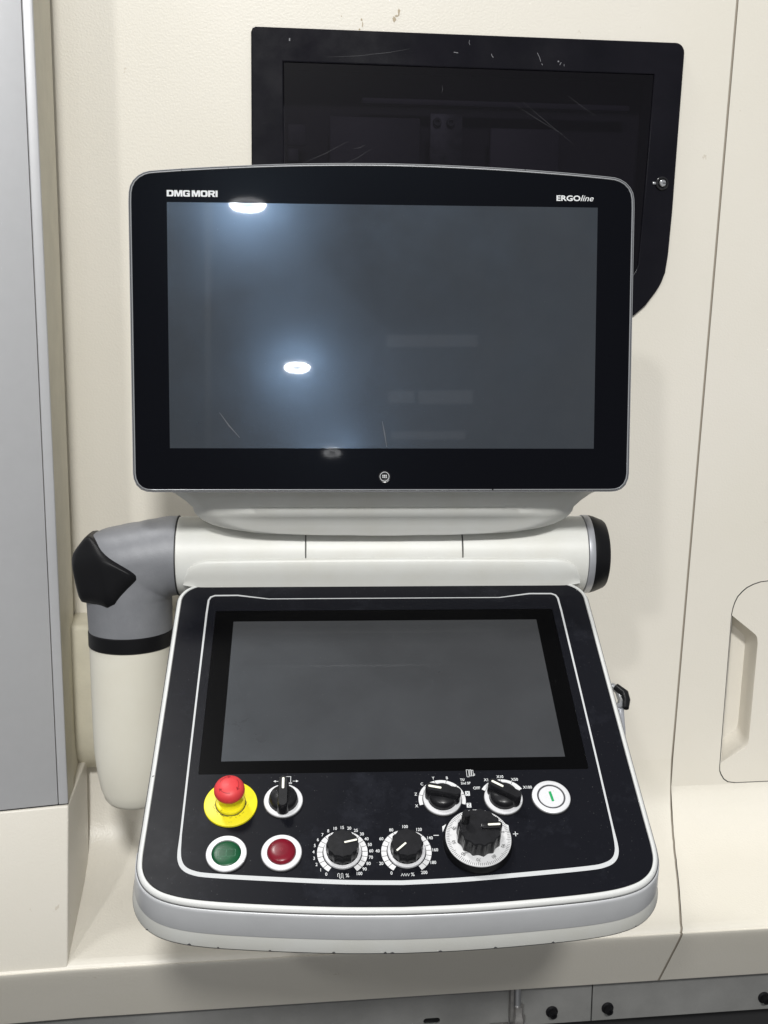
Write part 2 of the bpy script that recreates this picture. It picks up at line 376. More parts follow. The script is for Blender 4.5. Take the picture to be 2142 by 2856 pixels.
# arm mount box
g = G()
bp_ = [(1.53, -0.401), (1.466, -0.401), (1.461, -0.403), (1.459, -0.408), (1.459, -0.545), (1.463, -0.572), (1.474, -0.594), (1.492, -0.612), (1.512, -0.624), (1.53, -0.632)]
g.grid([[(-0.2580, y, z) for y, z in bp_], [(-0.0800, y, z) for y, z in bp_]])
for xx in (-0.2580, -0.0800): g.add([(xx, y, z) for y, z in bp_], [tuple(range(len(bp_)))])
build('arm_mount', g, 'cream_old', house, Mw, smooth=50, merge=0.0001, bevel=0.0025, bangle=60)
# base skirt below the ledge
Sk = frame((1, 0, 0), (0, 0, 1), (0, -1, 0), (0, 1.40, 0))
slot = rrect(0.228, 0.252, -0.9875, -0.9785, 0.0042)
fill('skirt_panel', [[(-0.6, -1.0), (0.4755, -1.0), (0.4755, -0.884), (-0.6, -0.884)], slot], 'skirt', house, Sk, depth=0.004, bevel=0.0008)
fill('skirt_panel', [[(0.4770, -1.0), (1.0, -1.0), (1.0, -0.884), (0.4770, -0.884)]], 'skirt', house, Sk, depth=0.004, bevel=0.0008)
build('skirt_backing', G().box(-0.6, 1.0, -0.99, -0.86, -0.06, -0.02), 'groove', house, Sk)
build('under_machine_shade', G().box(-0.6, 1.0, -1.5, -1.003, -0.30, -0.055), 'groove', house, Sk)  # black block added to stand in for the shade under the machine
for x in (0.4165, 0.5000, 0.7400):
    bo = build('bolt', G().lathe([(0, 0), (0.0095, 0), (0.0095, 0.003), (0.0078, 0.0035), (0.0078, 0.014), (0.0070, 0.0155), (0.004, 0.0155), (0.0038, 0.010), (0, 0.010)], 20), 'black_plastic', house,
               Sk @ Matrix.Translation((x, -0.9805, 0)) @ Matrix.Scale(0.72, 4))
    build('flange', G().lathe([(0, -0.001), (0.0125, -0.001), (0.0125, 0.0016), (0.0095, 0.003)], 20), 'black_plastic', bo)
pc = build('coolant_pipe', G().tube([(0.362, -0.885, 0.006), (0.3632, -0.965, 0.006)], 0.0055, 16), 'steel', house, Sk)
build('fitting', G().lathe([(0.0, 0), (0.010, 0), (0.0115, 0.003), (0.0115, 0.012), (0.0085, 0.016), (0.0085, 0.03), (0, 0.03)], 6), 'steel_dull', pc,
      Sk @ Matrix.Translation((0.3642, -0.992, 0.006)) @ Matrix.Rotation(-math.pi / 2, 4, 'X'))
build('bracket', G().box(0.352, 0.357, -0.985, -0.885, -0.001, 0.012).box(0.325, 0.352, -0.999, -0.992, 0, 0.014), 'steel_dull', pc, bevel=0.0006)
# rust-brown marks and specks on the wall
def blob(cx, cy, rx, ry, n=14, jag=0.45):
    return [(cx + rx * math.cos(2 * math.pi * k / n) * (1 - jag * random.random()), cy + ry * math.sin(2 * math.pi * k / n) * (1 - jag * random.random())) for k in range(n)]
for cx, cy, rx, ry in [(0.190, 0.404, 0.0035, 0.0045), (0.196, 0.413, 0.0022, 0.0075), (0.1935, 0.4085, 0.003, 0.002), (0.146, 0.402, 0.0018, 0.0022), (0.1475, 0.396, 0.0010, 0.0045), (0.1435, 0.390, 0.0016, 0.002),
                       (0.1195, 0.4055, 0.0012, 0.001)]:
    lp = blob(cx, cy, rx, ry, 16, 0.7); build('stain_mark', G().add([(x, y, 0.0004) for x, y in lp], [tuple(range(len(lp)))]), 'stain', house, WALL)


# ================================================================== floor
fl_ = build('floor', G().add([(-3, -3, 0), (4, -3, 0), (4, 5, 0), (-3, 5, 0)], [(0, 1, 2, 3)]), 'floor_dark'); tag(fl_, kind='structure')

# ================================================================== sliding door
dm = frame((0.9885, 0.1512, 0), (0, 0, 1), (0.1512, -0.9885, 0), (-0.2445, 1.3475, 0))
door = build('sliding_door', G().box(-0.40, -0.0125, -0.604, 0.95, -0.02, 0.0), 'aluminium', None, dm, bevel=0.001)
tag(door, 'brushed grey aluminium sliding door along the left edge', 'door', kind='thing')
build('edge_strip', G().box(-0.0118, 0.0, -0.604, 0.95, -0.020, 0.0012), 'aluminium', door, bevel=0.0015, bseg=3)
build('bottom_seal', G().box(-0.40, 0.0, -0.6058, -0.6042, -0.02, -0.0015), 'groove', door)

# ================================================================== inspection window on the wall
WF = frame((1, 0, 0), (0, 0, 1), (0, -1, 0), (0, WY, 0))
k = WY / 1.545
right_side = [(0.598, 0.376), (0.594, 0.239), (0.592, 0.163), (0.589, 0.104), (0.586, 0.079), (0.581, 0.065), (0.574, 0.053), (0.559, 0.033), (0.543, 0.019), (0.52, 0.008), (0.48, 0.002)]
outer = [(0.006, 0.391), (0.002, 0.389), (0.0, 0.384), (-0.003, 0.05), (0.0, 0.01), (0.02, 0.002)] + right_side[::-1] + arc(0.585, 0.378, 0.013, 0, 90, 6)
outer = [(x * k, y * k) for x, y in outer]
pane_l = [(0.0432, 0.347), (0.0428, 0.06), (0.48, 0.058), (0.515, 0.062), (0.533, 0.072), (0.540, 0.080), (0.544, 0.090), (0.546, 0.121), (0.548, 0.167), (0.551, 0.238), (0.5552, 0.3475)]
pane_l = [(x * k, y * k) for x, y in pane_l]
wf = fill('inspection_window', [outer, offset_loop(pane_l, 0.0007)], 'frame_black', None, WF @ Matrix.Translation((0, 0, 0.0062)), depth=0.006, bevel=0.0018)
tag(wf, 'black framed tinted inspection window on the wall behind the monitor', 'window', kind='thing')
WFm = WF
fill('pane', [pane_l], 'tinted_pane', wf, WFm @ Matrix.Translation((0, 0, 0.0048)))
g = G(); g.box(0.0, 0.60, 0.02, 0.36, -0.075, -0.070); ib = build('inner_back', g, 'inner_dark', wf, WFm)
g = G(); g.box(0.02, 0.58, 0.3505, 0.356, -0.07, -0.0005).box(0.028, 0.0355, 0.04, 0.35, -0.07, -0.0005).box(0.5585, 0.566, 0.04, 0.35, -0.07, -0.0005)
build('inner_lining', g, 'inner_dark', wf, WFm)
build('inner_cover', G().box(0.105, 0.232, 0.10, 0.285, -0.040, -0.030), 'inner_mid', wf, WFm, bevel=0.003)
build('inner_cover', G().box(0.33, 0.430, 0.10, 0.275, -0.040, -0.030), 'inner_mid', wf, WFm, bevel=0.003)
build('inner_rail', G().box(0.15, 0.53, 0.302, 0.310, -0.045, -0.030), 'inner_mid', wf, WFm, bevel=0.002)
build('inner_bracket', G().box(0.047, 0.072, 0.243, 0.270, -0.024, -0.018), 'inner_mid', wf, WFm, bevel=0.001)
build('inner_bracket', G().box(0.047, 0.062, 0.222, 0.238, -0.024, -0.018), 'inner_mid', wf, WFm, bevel=0.001)
hp = build('hinge_plate', G().box(0.243, 0.288, 0.19, 0.289, -0.022, -0.016), 'inner_steel', wf, WFm, bevel=0.001)
for bx_, by_ in ((0.252, 0.277), (0.271, 0.277), (0.252, 0.218), (0.271, 0.218)):
    build('bolt', G().lathe([(0.0058, 0), (0.0058, 0.005), (0.0050, 0.006), (0.0030, 0.006), (0.0030, 0.002), (0, 0.002)], 18), 'inner_steel', hp, WFm @ Matrix.Translation((bx_, by_, -0.016)))
lk = build('lock', G().lathe([(0.0092, 0), (0.0092, 0.0022), (0.0084, 0.003), (0.0070, 0.0030), (0.0066, 0.0015), (0.0058, 0.0015), (0.0052, 0.0032), (0, 0.0036)], 28), 'black_gloss', wf, WFm @ Matrix.Translation((0.5684, 0.2002, 0.0062)))
build('lock_cylinder', G().lathe([(0.0046, 0.0030), (0.0046, 0.0048), (0.0040, 0.0056), (0, 0.0056)], 20), 'steel', lk)
build('key_slot', G().box(-0.0006, 0.0045, -0.0006, 0.0006, 0.0056, 0.0062), 'groove', lk)
build('lock_tab', G().box(-0.0135, -0.0085, -0.0016, 0.0016, 0.0, 0.0022), 'steel', lk, bevel=0.0004)
def nick(pts, w_, zz=0.0064): build('scratch_mark', G().stroke(pts, w_, zz), 'nick', wf, WFm)
nick([(0.0505, 0.374), (0.0503, 0.3705)], 0.0016); nick([(0.270, 0.3640), (0.276, 0.3632)], 0.0008); nick([(0.2912, 0.380), (0.2908, 0.3765), (0.2918, 0.374)], 0.0005)
nick([(0.3215, 0.3635), (0.3225, 0.3610), (0.3243, 0.3590)], 0.0007); nick([(0.385, 0.367), (0.3885, 0.3605), (0.390, 0.356)], 0.0006); nick([(0.3915, 0.3535), (0.3925, 0.3515)], 0.0008)
nick([(0.4135, 0.3570), (0.4155, 0.3570)], 0.0018); nick([(0.4165, 0.3525), (0.4185, 0.3560)], 0.0008); nick([(0.4225, 0.3540), (0.4228, 0.3510)], 0.0005)
for (a_, b_) in [((0.065, 0.215), (0.128, 0.246)), ((0.135, 0.236), (0.152, 0.2425)), ((0.12, 0.215), (0.16, 0.237)), ((0.355, 0.30), (0.425, 0.262)), ((0.365, 0.305), (0.44, 0.25)), ((0.18, 0.36), (0.10, 0.352)),
                 ((0.21, 0.366), (0.15, 0.357)), ((0.43, 0.313), (0.47, 0.288)), ((0.255, 0.322), (0.255, 0.312))]:
    build('scuff_mark', G().stroke([a_, ((a_[0] + b_[0]) / 2 + 0.001, (a_[1] + b_[1]) / 2 - 0.0012), b_], [0.0001, 0.0004, 0.0001], 0.0050 if a_[1] < 0.345 else 0.0064), 'scuff', wf, WFm)

# ================================================================== control panel on its arm (one thing)
U = Vector((0.99799594, -0.06327797, 0)); B = Vector((0.06327797, 0.99799594, 0)); Zv = Vector((0, 0, 1))
A0 = Vector((0.14958, 1.2800, -0.2718))                                     # middle of the hinge tube
ASM = frame(U, B, Zv, A0)
def tilt_frame(t, c):
    v = Zv * math.cos(t) + B * math.sin(t); n = U.cross(v); return frame(U, v, n, c)
PAN = tilt_frame(1.0463, Vector((0.13846613, 1.10485107, -0.37696966)))      # lower console, centre of its touch screen
MON = tilt_frame(0.0933, Vector((0.13924023, 1.18686074, -0.00112196)))      # monitor, centre of its screen
root = empty('control_panel', T0 @ (A0 + U * -0.3032 + Zv * -0.32))
tag(root, 'black framed monitor above a sloping white and black console on a jointed arm', 'control panel')
UC = -0.3032; RC = 0.0494                                                    # column axis and radius

# --- arm: column, ring, elbow
col_prof = [(0.0, -0.3105), (0.026, -0.3100), (0.0335, -0.3075), (0.0380, -0.3020), (0.0420, -0.290), (0.0460, -0.268), (0.0483, -0.244), (0.0492, -0.215), (RC, -0.18), (RC, -0.1085), (0.0, -0.1085)]
column = build('arm_column', G().lathe(col_prof, 64), 'arm_white', root, ASM @ Matrix.Translation((UC, 0, 0)), smooth=50)
build('arm_bar', G().box(UC - 0.035, UC + 0.035, 0.02, 0.19, -0.29, -0.15), 'arm_white', root, ASM, bevel=0.01, bseg=3)
build('joint_ring', G().lathe([(0.0, -0.1080), (0.0492, -0.1080), (0.0504, -0.1070), (0.0504, -0.0905), (0.0494, -0.0895), (0, -0.0895)], 64), 'black_plastic', root, ASM @ Matrix.Translation((UC, 0, 0)), smooth=40)
g = G(); rows = []; piv = Vector((-0.2520, -0.0495))                          # elbow: rings fanned about its inner corner
ctrl = [(0, 0.0960), (12, 0.0945), (24, 0.0965), (36, 0.1040), (45, 0.1130), (50, 0.1175), (56, 0.1165), (66, 0.1090), (78, 0.1035), (90, 0.1010)]
fan = []
for i in range(len(ctrl) - 1):
    for k_ in range(4):
        t = k_ / 4; fan.append((ctrl[i][0] + (ctrl[i + 1][0] - ctrl[i][0]) * t, ctrl[i][1] + (ctrl[i + 1][1] - ctrl[i][1]) * t))
fan.append(ctrl[-1])
SEG = 56
rows.append([(-0.2435, 0.0472 * math.cos(2 * math.pi * k_ / SEG), 0.0002 + 0.0472 * math.sin(2 * math.pi * k_ / SEG)) for k_ in range(SEG)])
for a_, d_ in fan:
    t = math.radians(a_); dirv = Vector((-math.sin(t), math.cos(t))); rad = d_ / 2
    dep = 0.0470 + (0.0498 - 0.0470) * a_ / 90
    ring = []
    for k_ in range(SEG):
        ph = 2 * math.pi * k_ / SEG
        sq = 1.0 + 0.05 * math.sin(2 * t) * abs(math.sin(2 * ph))
        q = piv + dirv * (rad + 0.0012 + rad * math.sin(ph) * sq)
        ring.append((q.x, dep * math.cos(ph) * sq, q.y))
    rows.append(ring)
rows.append([(UC + 0.0496 * -math.sin(2 * math.pi * k_ / SEG), 0.0496 * math.cos(2 * math.pi * k_ / SEG), -0.0893) for k_ in range(SEG)])
g.grid(rows, close_u=True)
elbow = build('elbow_joint', g, 'grey_paint', root, ASM, smooth=50)
# angular black cap on the outer corner of the elbow (faceted hull)
hull = []
for (uu, zz, dd) in [(-0.3455, 0.0325, 0.024), (-0.3680, 0.0040, 0.018), (-0.3590, -0.0490, 0.022), (-0.3530, -0.0525, 0.034), (-0.3200, -0.0560, 0.0535), (-0.3120, -0.0530, 0.0545), (-0.2840, -0.0195, 0.0562), (-0.2840, -0.0140, 0.0562), (-0.3280, 0.0080, 0.0505), (-0.3640, -0.0060, 0.030)]:
    hull += [(uu, dd, zz), (uu, -dd, zz)]
bm = bmesh.new()
for p in hull: bm.verts.new(p)
res_ = bmesh.ops.convex_hull(bm, input=bm.verts)
bmesh.ops.delete(bm, geom=[v for v in bm.verts if not v.link_faces], context='VERTS')
bmesh.ops.dissolve_limit(bm, angle_limit=math.radians(6), verts=bm.verts, edges=bm.edges)
bmesh.ops.triangulate(bm, faces=bm.faces)
bmesh.ops.subdivide_edges(bm, edges=bm.edges, cuts=7, use_grid_fill=True)
for q in range(5): bmesh.ops.smooth_vert(bm, verts=bm.verts, factor=0.5, use_axis_x=True, use_axis_y=True, use_axis_z=True)
me = bpy.data.meshes.new('elbow_cap'); bm.to_mesh(me); bm.free(); me.shade_smooth(); me.set_sharp_from_angle(angle=math.radians(75))
link('elbow_cap', me, 'black_plastic', elbow, ASM)
build('joint_gap', G().lathe([(0.0462, 0), (0.0480, 0), (0.0480, 0.0012), (0.0462, 0.0012)], 56), 'groove', elbow, ASM @ Matrix.Translation((-0.2436, 0, 0)) @ Matrix.Rotation(math.pi / 2, 4, 'Y'))

# --- hinge tube: three barrels with fine gaps, silver ring and black end cap
TR = 0.0465
AX = Matrix.Rotation(math.pi / 2, 4, 'Y')
def barrel(name, u0, u1, material, prof=None):
    L_ = u1 - u0
    pr2 = prof or [(0, 0), (TR - 0.0006, 0), (TR, 0.0006), (TR, L_ - 0.0006), (TR - 0.0006, L_), (0, L_)]
    return build(name, G().lathe(pr2, 72), material, root, ASM @ Matrix.Translation((u0, 0, 0)) @ AX, smooth=40)
barrel('hinge_barrel', -0.2425, -0.0920, 'white'); barrel('hinge_barrel', -0.0908, 0.0916, 'white'); barrel('hinge_barrel', 0.0930, 0.2420, 'white')
build('hinge_core', G().lathe([(0, 0), (TR - 0.003, 0), (TR - 0.003, 0.46), (0, 0.46)], 48), 'groove', root, ASM @ Matrix.Translation((-0.23, 0, 0)) @ AX)
barrel('end_ring', 0.2424, 0.2500, 'ring_silver', [(0, 0), (0.0470, 0), (0.0476, 0.0006), (0.0478, 0.0070), (0.0474, 0.0076), (0, 0.0076)])
barrel('end_cap', 0.2504, 0.2680, 'black_plastic', [(0, 0), (0.0474, 0), (0.0474, 0.0012), (0.0462, 0.0060), (0.0418, 0.0168), (0.0402, 0.0188), (0.0375, 0.0198), (0, 0.0200)])

# --- neck between tube and monitor: a scooped shroud
# rows: (pixel-independent) half width, depth b (towards wall +), height z, all in the arm frame
nk = [(0.262, -0.0800, 0.0985), (0.252, -0.0755, 0.0905), (0.238, -0.0735, 0.0835), (0.227, -0.0722, 0.0755), (0.2215, -0.0716, 0.0700), (0.2190, -0.0714, 0.0680), (0.2175, -0.0700, 0.0620), (0.2155, -0.0660, 0.0575),
      (0.2095, -0.0628, 0.0515), (0.1990, -0.0600, 0.0455), (0.1860, -0.0575, 0.0410), (0.1640, -0.0555, 0.0372), (0.1250, -0.0545, 0.0350), (0.0900, -0.0540, 0.0342), (0.0450, -0.0539, 0.0339), (0.0020, -0.0538, 0.0338)]
g = G(); rows = []; NU = 60
for i, (hw, bb, zz) in enumerate(nk):
    row = []
    for j in range(NU + 1):
        s_ = -1 + 2 * j / NU
        u_ = math.copysign(1, s_) * hw * (1 - (1 - abs(s_)) ** 1.6)
        e_ = max(0.0, (abs(u_) - (hw - 0.030)) / 0.030)                      # roll back towards the ends
        ridge = 0.0
        if 5 <= i <= 6 and abs(u_) < 0.185: ridge = -0.0040 * min(1, (0.185 - abs(u_)) / 0.06) * (1 if i == 5 else 0.9)
        elif i == 7 and abs(u_) < 0.185: ridge = -0.0022 * min(1, (0.185 - abs(u_)) / 0.06)
        row.append((u_, bb + 0.016 * e_ ** 2 + ridge, zz))
    rows.append(row)
g.grid(rows)
back = [[(p[0] * 0.985, 0.015, p[2] + 0.004) for p in r] for r in (rows[0], rows[7])]
side = []
for sgn in (0, -1):
    side.append([[r[sgn] for r in rows], [(r[sgn][0] * 0.985, 0.0, r[sgn][2] + 0.002) for r in rows]])
g.grid(side[0]); g.grid(side[1])
g.grid([rows[-1], [(p[0], p[1] + 0.006, p[2] - 0.0005) for p in rows[-1]]])
neck = build('monitor_neck', g, 'white', root, ASM, smooth=60, recalc=True)

# --- monitor
half = [(0, 174.2), (50, 173.6), (100, 172.2), (145, 170.2), (200, 166.9), (240, 163.8)]
topr = catmull(half, 6)
R_out = [(p.x, p.y) for p in topr] + [(250, 162.8), (256, 161.0), (262, 157.6), (267, 152.6), (270.2, 146.8), (271.6, 140), (272, 130), (271.9, 60), (271.8, -60), (271.6, -158), (270.8, -164), (268, -170.5), (263, -175.4), (257, -177.6), (250, -178.1), (120, -178.2), (0, -178.2)]
lp = [(x, y) for x, y in R_out] + [(-x, y) for x, y in R_out[::-1][1:-1]]
lp = mm(lp)[::-1]                                                             # counter-clockwise
def area(l): return sum(l[i - 1][0] * l[i][1] - l[i][0] * l[i - 1][1] for i in range(len(l))) / 2
if area(lp) < 0: lp = lp[::-1]
mon_out = lp
gl = offset_loop(mon_out, -0.0030)
SWm, SHm = 0.2316, 0.1305
scr = [(-SWm, -SHm), (SWm, -SHm), (SWm, SHm), (-SWm, SHm)]
monitor = fill('monitor', [gl, scr], 'bezel_glass', root, MON)
fill('screen', [scr], 'screen_glass', monitor, MON)
def loop_rings(g, loop, spec):                                               # spec: (offset, z) rings
    rows_ = [[(x, y, z) for x, y in offset_loop(loop, d)] for d, z in spec]
    return g.grid(rows_, close_u=True)
build('trim', loop_rings(G(), mon_out, [(-0.0031, -0.0006), (-0.0031, 0.0006), (-0.0026, 0.0010), (-0.0019, 0.0008)]), 'trim_silver', monitor, MON, smooth=50)
build('trim_groove', loop_rings(G(), mon_out, [(-0.0020, 0.0007), (-0.0014, 0.0001), (-0.0010, 0.0001)]), 'trim_dark', monitor, MON, smooth=50)
build('trim', loop_rings(G(), mon_out, [(-0.0011, 0.0000), (-0.0008, 0.0007), (-0.0001, 0.0004), (0.0, -0.0006), (0.0, -0.0035)]), 'trim_silver', monitor, MON, smooth=50)
g = loop_rings(G(), mon_out, [(-0.0002, -0.0034), (-0.0008, -0.010), (-0.004, -0.020), (-0.020, -0.032), (-0.045, -0.036)])
bk = offset_loop(mon_out, -0.045); g.add([(x, y, -0.036) for x, y in bk], [tuple(range(len(bk)))])
build('back_shell', g, 'white', monitor, MON, smooth=50)
# home button with ring and six dots
hb = build('home_button', G().lathe([(0.0068, 0.0001), (0.0066, 0.0006), (0.0060, 0.0004), (0.0056, 0.0003), (0, 0.0002)], 32), 'black_gloss', monitor, MON @ Matrix.Translation((0.0006, -0.1612, 0)))
build('button_ring', G().arc_band(0.0047, 0.0052, 0, 360, 0.0007, 40), 'print_white', hb)
for dx in (-0.0018, 0, 0.0018):
    for dy in (-0.0009, 0.0009):
        build('dot', G().lathe([(0.0007, 0.0006), (0, 0.0007)], 10), 'print_white', hb, WM[hb.name] @ Matrix.Translation((dx, dy + 0.0003, 0)))
# lettering on the monitor: heavy extended capitals, drawn as outlines
def rr(x0, x1, y0, y1, r, corners='1234'):
    pts = []
    for c_, (cx, cy, a0) in zip('1234', ((x1 - r, y1 - r, 0), (x0 + r, y1 - r, 90), (x0 + r, y0 + r, 180), (x1 - r, y0 + r, 270))):
        if c_ in corners: pts += arc(cx, cy, r, a0, a0 + 90, 5)
        else: pts.append({'1': (x1, y1), '2': (x0, y1), '3': (x0, y0), '4': (x1, y0)}[c_])
    return pts
def glyph(ch):
    if ch == 'D': return 1.28, [rr(0, 1.2, 0, 1, 0.34, '14'), rr(0.36, 0.84, 0.23, 0.77, 0.14, '14')]
    if ch == 'O': return 1.30, [rr(0, 1.22, 0, 1, 0.30), rr(0.36, 0.86, 0.23, 0.77, 0.12)]
    if ch == 'M': return 1.50, [[(0, 0), (0.32, 0), (0.32, 0.62), (0.56, 0), (0.86, 0), (1.10, 0.62), (1.10, 0), (1.42, 0), (1.42, 1), (0.93, 1), (0.71, 0.42), (0.49, 1), (0, 1)]]
    if ch == 'G': return 1.28, [[(1.2, 0.66), (1.2, 0.78)] + arc(0.98, 0.78, 0.22, 0, 90, 4)[1:] + arc(0.30, 0.70, 0.30, 90, 180, 5) + arc(0.30, 0.30, 0.30, 180, 270, 5) + [(1.2, 0), (1.2, 0.56), (0.66, 0.56), (0.66, 0.36), (0.86, 0.36), (0.86, 0.22), (0.48, 0.22)] + arc(0.48, 0.34, 0.12, 270, 180, 4)[1:] + arc(0.48, 0.66, 0.12, 180, 90, 4) + [(0.86, 0.78), (0.86, 0.66)]]
    if ch == 'R': return 1.28, [[(0, 0), (0.36, 0), (0.36, 0.34), (0.62, 0.34), (0.80, 0), (1.22, 0), (0.98, 0.40)] + arc(0.98, 0.70, 0.22, -70, 0, 4) + arc(0.92, 0.74, 0.26, 10, 90, 4) + [(0, 1)], [(0.36, 0.56), (0.36, 0.78), (0.78, 0.78), (0.82, 0.72), (0.82, 0.62), (0.78, 0.56)]]
    if ch == 'I': return 0.40, [[(0, 0), (0.36, 0), (0.36, 1), (0, 1)]]
    return 0.25, []
def lettering(name, word, x, y, height, width, parent, MW):
    tot = sum(glyph(c_)[0] for c_ in word) - 0.06; sx = width / tot
    cur = 0; loops = []
    for c_ in word:
        adv, ls = glyph(c_)
        for l_ in ls: loops.append([(x + (cur + p[0]) * sx, y + p[1] * height) for p in l_])
        cur += adv
    me = fill_mesh(name, loops); return link(name, me, 'print_white', parent, MW @ Matrix.Translation((0, 0, 0.00025)))
lettering('lettering', 'DMG MORI', -0.2315, 0.1364, 0.0066, 0.0535, monitor, MON)
text('lettering', 'ERGO', 0.0081, 0.1863, 0.1371, 0.00025, 'print_white', monitor, bold=0.00022, align='LEFT', fit=0.0262, cap=0.0060)
text('lettering', 'line', 0.0081, 0.2126, 0.1371, 0.00025, 'print_white', monitor, bold=0.00003, shear=0.30, align='LEFT', fit=0.0143, cap=0.0063)

for pts in ([(-0.178, -0.0920), (-0.168, -0.1060), (-0.1565, -0.1190)], [(-0.0020, -0.1010), (0.0005, -0.1140), (0.0030, -0.1290)]):
    build('smear_mark', G().stroke(mm([(x * 1000, y * 1000) for x, y in pts]), [0.0004, 0.0013, 0.0005], 0.00012), 'smear', monitor, MON)
# --- lower console
R_pl = [(0, 154.6), (120, 154.7), (207, 154.5)] + arc(209, 130, 24.4, 88, 4, 10) + [(233.6, 100), (233.9, 0), (234.4, -100), (235.0, -170), (235.3, -195)] + \
       [(p.x, p.y) for p in catmull([(235.3, -200), (234.0, -214), (228.5, -226.5), (218, -236), (203, -242.2), (182, -246.6), (150, -250.2), (100, -254), (50, -256.6), (0, -257.6)], 5)]
lp = mm([(x, y) for x, y in R_pl] + [(-x, y) for x, y in R_pl[::-1][1:-1]])
if area(lp) < 0: lp = lp[::-1]
plate_out = lp
console = build('console', loop_rings(G(), plate_out, [(0.0004, -0.004), (0.0004, 0.0004), (0.0010, 0.0008), (0.0026, 0.0006), (0.0040, -0.0004), (0.0050, -0.0018), (0.0053, -0.0034), (0.0048, -0.0040)]), 'white_worn', root, PAN, smooth=60)
console['label'] = 'white worn rim around the console face'
g = loop_rings(G(), plate_out, [(0.0048, -0.0038), (0.0050, -0.0100), (0.0098, -0.0360), (0.0146, -0.0525), (0.0143, -0.0540), (0.0125, -0.0552), (-0.02, -0.064), (-0.05, -0.070)])
bk = offset_loop(plate_out, -0.05); g.add([(x, y, -0.070) for x, y in bk], [tuple(range(len(bk)))])
build('console_tub', g, 'white', root, PAN, smooth=60)
build('tub_edge', loop_rings(G(), plate_out, [(0.0148, -0.0528), (0.0146, -0.0540), (0.0135, -0.0550)]), 'trim_dark', root, PAN, smooth=60)
tubo = bpy.data.objects['console_tub']
el_ = offset_loop(plate_out, 0.0147); ch_ = [q for q in range(len(el_)) if el_[q][1] < -0.235]
for q in ch_[3:-3:5]:
    for r_ in range(random.choice((0, 1, 1, 2))):
        p = Vector(el_[q]).lerp(Vector(el_[(q + 1) % len(el_)]), random.random()); sz = random.uniform(0.0006, 0.0019)
        build('paint_chip', G().tube([(p.x - sz, p.y - 0.0001, -0.0522), (p.x, p.y - 0.0001, -0.0513 + random.uniform(-0.0005, 0.0004)), (p.x + sz, p.y - 0.0001, -0.0524)], [0.0003, 0.0006, 0.0003], 6), 'trim_dark', tubo, PAN)
# silver grip band round the front
idx = [i for i, p in enumerate(plate_out) if p[1] < -0.186]
front = [plate_out[i] for i in idx]
def open_off(pl, d):
    full = offset_loop(plate_out, d); return [full[i] for i in idx]
# keep the points in running order (start at one side, end at the other)
st = max(range(len(idx)), key=lambda q: (idx[q] - idx[q - 1]) % len(plate_out))
idx = idx[st:] + idx[:st]
rows = [[(x, y, z) for x, y in open_off(None, d)] for d, z in [(0.0046, -0.0046), (0.0062, -0.0048), (0.0070, -0.0058), (0.0075, -0.0080), (0.0112, -0.0345), (0.0110, -0.0358), (0.0100, -0.0362), (0.0046, -0.0362)]]
g = G().grid(rows)
for e_ in (0, -1): g.add([r[e_] for r in rows], [tuple(range(len(rows)))])
build('grip_band', g, 'silver', root, PAN, smooth=50)
build('band_groove', loop_rings(G(), plate_out, [(0.0060, -0.0034), (0.0054, -0.0036), (0.0054, -0.0048), (0.0060, -0.0049)]), 'trim_dark', root, PAN, smooth=40)
# black face plate with the touch screen let in
TW_, TH_ = 0.172, 0.0966
tb = rrect(-0.1931, 0.1931, -0.1123, 0.1135, 0.002)
ts = [(-TW_, -TH_), (TW_, -TH_), (TW_, TH_), (-TW_, TH_)]
plate = fill('face_plate', [offset_loop(plate_out, -0.0003), tb], 'plate_black', root, PAN)
tbo = fill('touch_panel', [offset_loop(tb, -0.0002), ts], 'touch_border', root, PAN @ Matrix.Translation((0, 0, -0.0002)))
fill('touch_screen', [ts], 'touch_glass', tbo, PAN @ Matrix.Translation((0, 0, -0.0002)))
# white border line printed on the plate; wider at the front
cl = [(0, 132.4), (134, 132.4), (170, 138.6), (196, 138.4), (200.5, 136), (202.6, 131), (203.2, 110), (203.4, 0), (203.4, -100), (203.2, -180)] + \
     [(p.x, p.y) for p in catmull([(203, -196), (201.8, -206), (197.4, -214.5), (188, -220), (170, -223.2), (108, -228.4), (50, -232.4), (0, -234)], 4)]
wd = []
for x, y in cl:
    wd.append(1.3 if (y > 131 and x < 140) else 2.2 if y > 100 else 1.9 if y > -180 else 1.9 + 2.6 * min(1, (-y - 180) / 38))
pts = mm(cl) + [(-x, y) for x, y in mm(cl)[::-1][1:-1]]
wds = [q / 1000 for q in wd] + [q / 1000 for q in wd[::-1][1:-1]]
build('border_line', G().stroke(pts, wds, 0.00022, closed=True), 'line_grey', plate, PAN)
# cowl that joins the console to the tube
g = G(); rows = []
NA = 16; NU = 72
for j in range(NU + 1):
    u_ = -0.2335 + 0.467 * j / NU
    e_ = max(0.0, (abs(u_) - 0.2020) / 0.0315); lift = 1 - math.sqrt(max(0.0, 1 - min(1, e_) ** 2))
    a_hi = 7.5 - 30 * lift - 2.0 * (abs(u_) / 0.23) ** 2
    col_ = []
    prof = [(0.0, 0.0460), (0.02, 0.0476), (0.06, 0.0489), (0.13, 0.0496), (0.25, 0.0500), (0.45, 0.0499), (0.62, 0.0498), (0.76, 0.0501), (0.88, 0.0509), (1.0, 0.0522)]
    for f_, r_ in prof:
        a_ = math.radians(a_hi + (-33.5 - a_hi) * f_)
        r2 = r_ - 0.0035 * min(1, e_) ** 3
        col_.append((u_, -r2 * math.cos(a_), r2 * math.sin(a_)))
    rows.append(col_)
g.grid(rows)
build('console_cowl', g, 'white', root, ASM, smooth=60)
